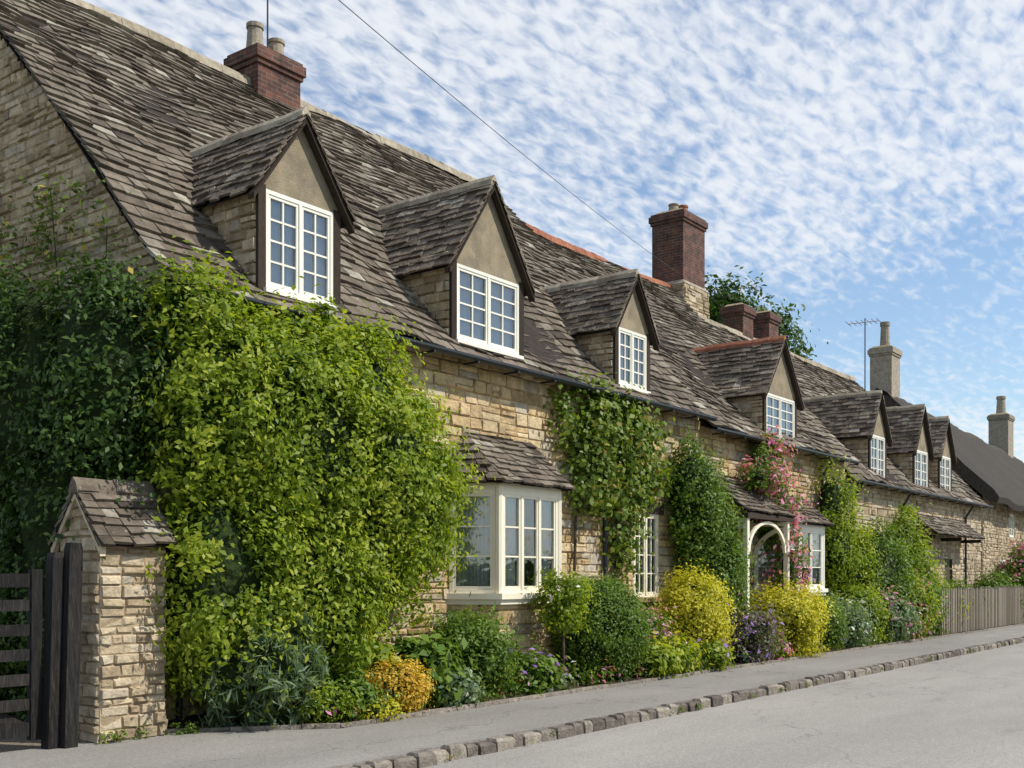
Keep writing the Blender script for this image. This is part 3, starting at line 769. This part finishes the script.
# ------------------------------------------------------------------ gate pier, gate
mb=MB('stone_grey')
px0,px1,py0,py1=5.8,6.5,9.1,9.75
hh=(.06,.14);wr=(.1,.3)
gi=lambda z:(0,py1-py0) if z<2.0 else ((z-2.0)/.45*.325,py1-py0-(z-2.0)/.45*.325)
stone_wall(mb,frame(px0,py0,1,0),0,px1-px0,.05,2.0,h=hh,w=wr,mat='stone_grey')
stone_wall(mb,frame(px0,py1,0,-1),0,py1-py0,.05,2.45,ivl=gi,h=hh,w=wr,mat='stone_grey')
stone_wall(mb,frame(px1,py0,0,1),0,py1-py0,.05,2.45,ivl=gi,h=hh,w=wr,mat='stone_grey')
stone_wall(mb,frame(px1,py1,-1,0),0,px1-px0,.05,2.0,h=hh,w=wr,mat='stone_grey')
cy=(py0+py1)/2
slate_quad(mb,(px0-.06,py0-.1,1.95),(px1+.06,py0-.1,1.95),(px1+.06,cy,2.50),(px0-.06,cy,2.50),.11,.09,(.12,.25),.03,.02)
slate_quad(mb,(px1+.06,py1+.1,1.95),(px0-.06,py1+.1,1.95),(px0-.06,cy,2.50),(px1+.06,cy,2.50),.11,.09,(.12,.25),.03,.02)
ridge_line(mb,(px0-.07,cy,2.54),(px1+.07,cy,2.54),'slate',.07,.3)
for sy in(-1,1):
    a=Vector((px0-.05,cy+sy*.41,1.93));b=Vector((px0-.05,cy,2.48))
    P=[a,b,b+Vector((0,0,-.09)),a+Vector((0,0,-.09))];mb.hexa(P+[p+Vector((.06,0,0)) for p in P],'stone_grey',.8)
mb.obj('stone_gate_pier')
mb=MB('blackwood')
def bm(a,b,w,d,taper=1):
    a=Vector(a);b=Vector(b);t=(b-a).normalized();s=t.cross(Vector((0,1,0)))
    if s.length<.1: s=Vector((1,0,0))
    s.normalize();n=t.cross(s).normalized();w2=w*taper
    P=[a-s*w-n*d,a+s*w-n*d,a+s*w+n*d,a-s*w+n*d,b-s*w2-n*d,b+s*w2-n*d,b+s*w2+n*d,b-s*w2+n*d];mb.hexa(P,'blackwood')
bm((5.50,9.12,.1),(5.60,9.20,1.90),.065,.05)
bm((5.60,9.20,1.90),(5.602,9.202,1.96),.065,.05,.75)
bm((5.37,9.20,.1),(5.46,9.27,1.82),.05,.06)
bm((5.46,9.27,1.82),(5.462,9.272,1.87),.05,.06,.7)
GX0,GX1=2.7,5.32
bm((GX1-.04,9.30,.2),(GX1-.03,9.30,1.72),.05,.035);bm((GX0+.04,9.30,.2),(GX0+.04,9.30,1.62),.05,.035)
for z,wz in((.30,.06),(.52,.05),(.74,.05),(.96,.05),(1.18,.05),(1.40,.05),(1.62,.06)): bm((GX0+.09,9.30,z),(GX1-.09,9.30,z),wz,.018)
bm((GX1-.1,9.345,.3),(GX0+.1,9.345,1.6),.045,.015)
for xx in (3.3,4.0,4.7): bm((xx,9.345,.24),(xx,9.345,1.66),.04,.014)
bm((2.5,9.3,.1),(2.5,9.3,1.9),.1,.1)
mb.obj('wooden_gate')

# ------------------------------------------------------------------ picket fence
mb=MB('fence');fx=29.4;fr=frame(0,8.2,1,0)
while fx<62:
    z=1.36+R.uniform(-.025,.025);w=.085;r=R.random();x=fx;tl=R.uniform(-.015,.015)
    P=[fr(x,0,.16),fr(x+w,0,.16),fr(x+w+tl,0,z-.09),fr(x+w/2+tl,0,z),fr(x+tl,0,z-.09)];Q=[(p[0],p[1]+.022,p[2]) for p in P]
    mb.add(P+Q,[(0,1,2,3,4),(9,8,7,6,5)]+[(i,(i+1)%5,5+(i+1)%5,5+i) for i in range(5)],'fence',r)
    fx+=.165
for z in(.45,1.05): mb.box(fr,29.4,62,-.075,-.023,z,z+.08,'fence')
x=29.5
while x<62: mb.box(fr,x,x+.1,-.17,-.076,.1,1.25,'fence');x+=2.2
mb.obj('picket_fence')

# ------------------------------------------------------------------ vegetation
foliage('wall_shrub',[(7.25,9.25,3.3,.68,.62,1.1),(8.2,9.15,3.1,.95,.75,1.3),(9.2,9.1,2.95,1.0,.78,1.3),(9.85,9.15,2.55,.68,.66,1.1),(7.2,9.2,1.6,.7,.6,1.15),(8.2,9.15,1.45,.9,.7,1.05),(9.1,9.15,1.8,.7,.6,.85),(8.6,9.3,4.0,1.2,.38,.4),(7.5,9.1,.9,.6,.5,.6),(7.0,9.35,4.3,.4,.35,.35)],
    680,125,.075,'l_bright',cr=.14,seed=3,core=.78,ymax=9.58,lump=.45,shoots=300,stems=[((7.6,9.45,.1),(7.7,9.35,1.2),.06,.04),((8.6,9.45,.1),(8.5,9.3,1.3),.05,.03),((9.3,9.5,.1),(9.2,9.4,1.8),.04,.03)])
foliage('climbing_ivy',[(6.45,10.1,3.6,.5,.8,1.1),(6.35,11.2,3.4,.6,1.0,1.4),(6.35,12.5,3.4,.6,1.1,1.4),(6.35,13.9,3.4,.6,1.1,1.45),(6.35,10.4,1.8,.6,.9,1.7),(6.35,12,1.6,.6,1.3,1.6),(6.35,13.8,1.6,.6,1.3,1.6),(6.9,9.7,3.8,.3,.4,.7)],
    900,85,.075,'l_dark',cr=.14,seed=4,core=.82,lump=.35,shoots=120)
foliage('climbing_rose',[(6.75,11.0,5.2,.2,.8,.7),(6.75,12.4,5.4,.2,.9,.9),(6.78,13.6,5.8,.15,.7,.7),(6.75,10.3,5.0,.15,.4,.5)],80,26,.07,'l_vine',cr=.15,seed=5,core=0,flowers=('l_rose',.06),
    stems=[((6.8,11.2,3),(6.78,11.6,6.0),.015,.006),((6.8,12.4,3),(6.78,12.9,6.3),.015,.006),((6.8,10.6,3.5),(6.78,10.5,5.4),.012,.005)])
vine=[((14.2,9.52,.2),(14.4,9.53,3.8),.03,.02),((14.4,9.53,3.6),(16.3,9.54,4.3),.02,.01),((15.4,9.52,.2),(15.6,9.53,3.5),.025,.015)]
foliage('climbing_vine',[(14.3,9.5,4.1,.5,.2,.5),(15.1,9.5,4.1,.6,.25,.5),(15.9,9.5,3.9,.6,.3,.5),(14.7,9.5,3.3,.6,.22,.55),(15.6,9.5,3.2,.5,.25,.5),(16.2,9.5,3.3,.4,.22,.4),(15.6,9.5,2.4,.28,.2,.6)],
    185,46,.095,'l_vine',cr=.15,seed=6,core=0,ymax=9.57,stems=vine,aspect=.75,shoots=60,lump=.4)
foliage('wall_shrub',[(17.75,9.25,3.1,.6,.42,.85),(18.1,9.2,2.4,.6,.5,1.0),(18.15,9.1,1.4,.55,.5,1.1)],320,70,.07,'l_mid',cr=.13,seed=8,ymax=9.58,lump=.35,shoots=60)
foliage('climbing_rose',[(20.6,9.3,3.7,.5,.25,.6),(21.0,9.3,4.0,.5,.25,.45),(21.0,9.1,3.0,.35,.35,.7),(21.0,8.85,1.8,.3,.3,.9),(20.9,8.85,1.0,.4,.35,.6),(20.0,9.0,3.6,.5,.25,.18)],230,44,.08,'l_mid',cr=.13,seed=9,core=.4,ymax=9.57,flowers=('l_pink',.24),shoots=60)
foliage('climbing_vine',[(24.5,9.3,3.3,.6,.35,.8),(24.7,9.2,2.4,.7,.4,.9),(25.4,9.2,1.7,.8,.5,1.0)],200,50,.085,'l_bright',cr=.16,seed=10,core=.6,ymax=9.57,shoots=30,lump=.4)
foliage('garden_shrub',[(26.6,9.0,1.7,.9,.6,1.2),(27.3,8.9,1.3,.9,.6,1.0)],200,50,.09,'l_mid',cr=.16,seed=11,ymax=9.58,lump=.4)
foliage('climbing_vine',[(29.8,9.3,2.4,.7,.35,1.0),(30.3,9.2,1.6,.9,.5,1.1)],170,45,.1,'l_bright',cr=.17,seed=12,core=.6,ymax=9.57,lump=.4)
def shrub(name,x,y,r,h,mat,ncl=130,nlf=55,ls=.045,cr=.08,seed=1,z0=.15,**k):
    foliage(name,[(x,y,z0+h*.5,r,r*k.pop('ry',.85),h*.52)],ncl,nlf,ls,mat,cr=cr,seed=seed,**k)
shrub('lavender_bush',7.55,8.65,.45,1.05,'l_grey',140,44,.15,.10,20,spiky=True,aspect=.14)
shrub('lavender_bush',7.2,8.9,.38,.85,'l_grey',80,44,.14,.10,21,spiky=True,aspect=.14)
shrub('herb_clump',7.95,8.4,.30,.34,'l_bright',60,40,.055,.07,22)
shrub('herb_clump',8.35,8.5,.34,.42,'l_mid',70,40,.065,.08,23)
shrub('golden_spirea',9.0,8.42,.40,.52,'l_orange',130,48,.042,.06,24)
shrub('herb_clump',8.55,8.25,.28,.16,'l_yellow',50,30,.045,.05,25)
shrub('leafy_perennial',9.7,8.75,.5,.65,'l_mid',80,26,.15,.11,26,aspect=.55)
shrub('leafy_perennial',9.2,9.0,.4,.6,'l_bright',60,26,.14,.11,27,aspect=.5)
shrub('leafy_perennial',9.95,8.35,.3,.34,'l_grey',50,26,.08,.07,52,flowers=('l_white',.04))
shrub('garden_shrub',10.75,8.75,.58,.95,'l_mid',220,55,.055,.09,28,shoots=30)
shrub('leafy_perennial',11.75,8.6,.42,.4,'l_mid',60,30,.1,.09,29,flowers=('l_violet',.05))
foliage('standard_bay_tree',[(12.55,8.55,1.3,.32,.3,.36)],70,40,.065,'l_bright',cr=.09,seed=30,core=.4,stems=[((12.55,8.55,.12),(12.55,8.55,1.2),.025,.02)],flowers=('l_white',.01))
shrub('box_shrub',13.7,8.75,.80,1.45,'l_mid',480,62,.045,.07,31,lump=.08,core=.88)
shrub('leafy_perennial',14.6,8.35,.38,.42,'l_bright',60,30,.09,.08,32)
shrub('leafy_perennial',15.3,8.4,.45,.45,'l_bright',80,34,.09,.09,33,flowers=('l_yellow',.1))
shrub('flowering_shrub',15.3,8.95,.45,1.0,'l_mid',110,40,.07,.10,34,flowers=('l_pink',.14))
shrub('golden_privet',16.75,8.75,.62,1.45,'l_yellow',300,50,.06,.10,35,shoots=60,lump=.4)
shrub('leafy_perennial',16.3,8.3,.4,.4,'l_bright',60,30,.09,.08,36,flowers=('l_violet',.06))
shrub('purple_heather',18.2,8.5,.6,.85,'l_purple',150,40,.065,.11,37,flowers=('l_violet',.09),shoots=20)
shrub('leafy_perennial',19.0,8.35,.35,.4,'l_bright',60,30,.08,.08,53,flowers=('l_pink',.1))
shrub('golden_privet',20.1,8.55,.8,1.2,'l_yellow',340,50,.065,.11,38,shoots=60,lump=.4)
shrub('box_shrub',21.9,8.7,.7,1.0,'l_mid',220,45,.06,.09,39,lump=.15)
shrub('flowering_shrub',23.3,8.7,.7,.9,'l_grey',150,40,.08,.12,40,flowers=('l_white',.03),lump=.4)
shrub('golden_privet',24.6,8.8,.7,1.2,'l_bright',150,40,.085,.12,41,lump=.4)
shrub('flowering_shrub',26.0,8.6,.8,1.0,'l_grey',150,40,.09,.13,42,flowers=('l_pink',.06),lump=.4)
shrub('garden_shrub',27.6,8.6,.8,1.3,'l_bright',170,40,.09,.13,43,flowers=('l_pink',.04),lump=.4)
shrub('garden_shrub',29.0,8.8,.8,1.4,'l_mid',150,40,.09,.13,44,lump=.4)
shrub('garden_shrub',31.2,9.1,.8,1.3,'l_bright',150,40,.1,.14,45,lump=.4)
shrub('garden_shrub',33.8,9.1,.8,1.2,'l_mid',150,40,.1,.14,46,lump=.4)
shrub('flowering_shrub',43.5,9.1,1.0,2.6,'l_mid',150,40,.12,.17,47,flowers=('l_pink',.15))
shrub('garden_shrub',38.5,9.1,.8,1.4,'l_mid',150,40,.12,.17,48,lump=.4)
rs=random.Random(5)
for nm,mt,fl,sd,cnt in (('ground_cover_plants','l_vine',('l_white',.02),50,90),('bedding_flowers','l_mid',('l_pink',.09),54,26),('bedding_flowers','l_grey',('l_violet',.10),55,26)):
    el=[]
    for i in range(cnt):
        x=rs.uniform(7.9,29);el.append((x,rs.uniform(8.25,9.3) if nm[0]=='g' else rs.uniform(8.22,8.5),.22,rs.uniform(.1,.28),rs.uniform(.1,.2),rs.uniform(.08,.26)))
    foliage(nm,el,cnt*9,14,.065,mt,cr=.06,seed=sd,core=0,ymin=8.15,flowers=fl)
el=[]
for i in range(46):
    el.append((rs.uniform(5,40),KY-.02+rs.uniform(-.02,.05),.03,rs.uniform(.03,.1),.03,.04))
for i in range(12): el.append((rs.uniform(5.8,7.6),9.0+rs.uniform(-.03,.05),.15,.08,.05,.07))
foliage('kerb_weeds',el,200,12,.035,'l_vine',cr=.025,seed=51,core=0,zmin=.0)

def tree(name,x,y,h,cr,seed,mat='l_dark',ls=.3,lo=.5):
    rs=random.Random(seed);ells=[];stems=[((x,y,0),(x+.2,y,h*.45),.35,.24),((x+.2,y,h*.45),(x,y+.1,h*.85),.24,.06)]
    for i in range(14):
        a=rs.uniform(0,6.28);rr=cr*rs.uniform(.15,.75);z=h*rs.uniform(lo,.93)
        c=(x+math.cos(a)*rr,y+math.sin(a)*rr,z);q=cr*rs.uniform(.28,.45)
        ells.append((*c,q,q,q*.6));stems.append(((x+.1,y,z-h*.1),c,.12,.03))
    foliage(name,ells,420,30,ls,mat,cr=.34,seed=seed,core=.5,stems=stems,lump=.45)
tree('pine_tree',41.6,19.5,14.0,3.1,60,lo=.68,ls=.24)
rs=random.Random(9)
for i in range(7):
    tree('background_tree',140+i*9,-6+i*7+rs.uniform(-2,4),rs.uniform(6,8),4.5,70+i,'l_mid',.5)
foliage('garden_hedge',[(x,25.5,1.1,1.4,.9,1.3) for x in np.arange(-8,7,1.6)],300,40,.14,'l_dark',cr=.2,seed=90)
foliage('background_hedge',[(x,-2.6,1.1,1.6,.9,1.3) for x in np.arange(-14,60,2.2)],1300,22,.16,'l_mid',cr=.22,seed=91)

# ------------------------------------------------------------------ light, sky
el=math.radians(47)
sv=Vector((.42,-.80,0)).normalized()
sun_dir=Vector((sv.x*math.cos(el),sv.y*math.cos(el),math.sin(el)))
ld=bpy.data.lights.new('sun','SUN');ld.energy=5.0;ld.angle=math.radians(.53);ld.color=(1,.95,.86)
lo=bpy.data.objects.new('sun',ld);COL.objects.link(lo);lo.rotation_euler=sun_dir.to_track_quat('Z','Y').to_euler();lo.location=(0,-20,30)
w=bpy.data.worlds.new('World');scene.world=w;w.use_nodes=True;nt=w.node_tree;nt.nodes.clear();L=nt.links.new
out=N(nt,'ShaderNodeOutputWorld');bg=N(nt,'ShaderNodeBackground');bg.inputs[1].default_value=.15
sky=N(nt,'ShaderNodeTexSky',sky_type='NISHITA');sky.sun_disc=False;sky.sun_elevation=el
sky.sun_rotation=math.atan2(sun_dir.x,sun_dir.y);sky.air_density=1.15;sky.dust_density=.1;sky.ozone_density=3.5
tc=N(nt,'ShaderNodeTexCoord');sx=N(nt,'ShaderNodeSeparateXYZ');L(tc.outputs['Generated'],sx.inputs[0])
za=N(nt,'ShaderNodeMath',operation='MAXIMUM');L(sx.outputs[2],za.inputs[0]);za.inputs[1].default_value=0
zb=N(nt,'ShaderNodeMath',operation='ADD');L(za.outputs[0],zb.inputs[0]);zb.inputs[1].default_value=.2
dx=N(nt,'ShaderNodeMath',operation='DIVIDE');L(sx.outputs[0],dx.inputs[0]);L(zb.outputs[0],dx.inputs[1])
dy=N(nt,'ShaderNodeMath',operation='DIVIDE');L(sx.outputs[1],dy.inputs[0]);L(zb.outputs[0],dy.inputs[1])
cb=N(nt,'ShaderNodeCombineXYZ');L(dx.outputs[0],cb.inputs[0]);L(dy.outputs[0],cb.inputs[1])
def cn(scale,detail,rough,dist,rot=0,sc=(1,1,1),loc=(0,0,0)):
    mp=N(nt,'ShaderNodeMapping');mp.inputs['Rotation'].default_value=(0,0,rot);mp.inputs['Scale'].default_value=sc;mp.inputs['Location'].default_value=loc
    L(cb.outputs[0],mp.inputs[0]);n=N(nt,'ShaderNodeTexNoise');n.inputs['Scale'].default_value=scale;n.inputs['Detail'].default_value=detail;n.inputs['Roughness'].default_value=rough;n.inputs['Distortion'].default_value=dist
    L(mp.outputs[0],n.inputs['Vector']);return n.outputs[0]
def mth(op,a,b):
    m=N(nt,'ShaderNodeMath',operation=op)
    for i,q in enumerate((a,b)):
        if isinstance(q,(int,float)): m.inputs[i].default_value=q
        else: L(q,m.inputs[i])
    return m.outputs[0]
big=cn(.8,4,.55,.5,.3,(1,1,1),(3.1,1.7,0))
mid=cn(3.6,6,.6,.5,.6,(1,1.7,1))
fine=cn(24,3,.5,.35,.6,(1,1.9,1))
s=mth('ADD',mth('ADD',mth('MULTIPLY',big,.5),mth('MULTIPLY',mid,.22)),mth('MULTIPLY',fine,.42))
mr=N(nt,'ShaderNodeMapRange',interpolation_type='SMOOTHSTEP');mr.inputs[1].default_value=.47;mr.inputs[2].default_value=.72;mr.inputs[3].default_value=.06;mr.inputs[4].default_value=.9;L(s,mr.inputs[0])
mx=N(nt,'ShaderNodeMix',data_type='RGBA');L(mr.outputs[0],mx.inputs[0]);L(sky.outputs[0],mx.inputs[6]);mx.inputs[7].default_value=(6.0,6.2,6.5,1)
L(mx.outputs[2],bg.inputs[0]);L(bg.outputs[0],out.inputs[0])

# ------------------------------------------------------------------ camera
cd=bpy.data.cameras.new('camera');cd.sensor_width=36;cd.lens=36*1100/1024;cd.shift_y=193/1024;cd.clip_end=3000;cd.clip_start=.1
co=bpy.data.objects.new('camera',cd);COL.objects.link(co);co.location=(0,0,1.65)
th=math.atan2(827,1100);co.rotation_euler=(math.radians(90),0,th-math.pi/2)
scene.camera=co
print('done')
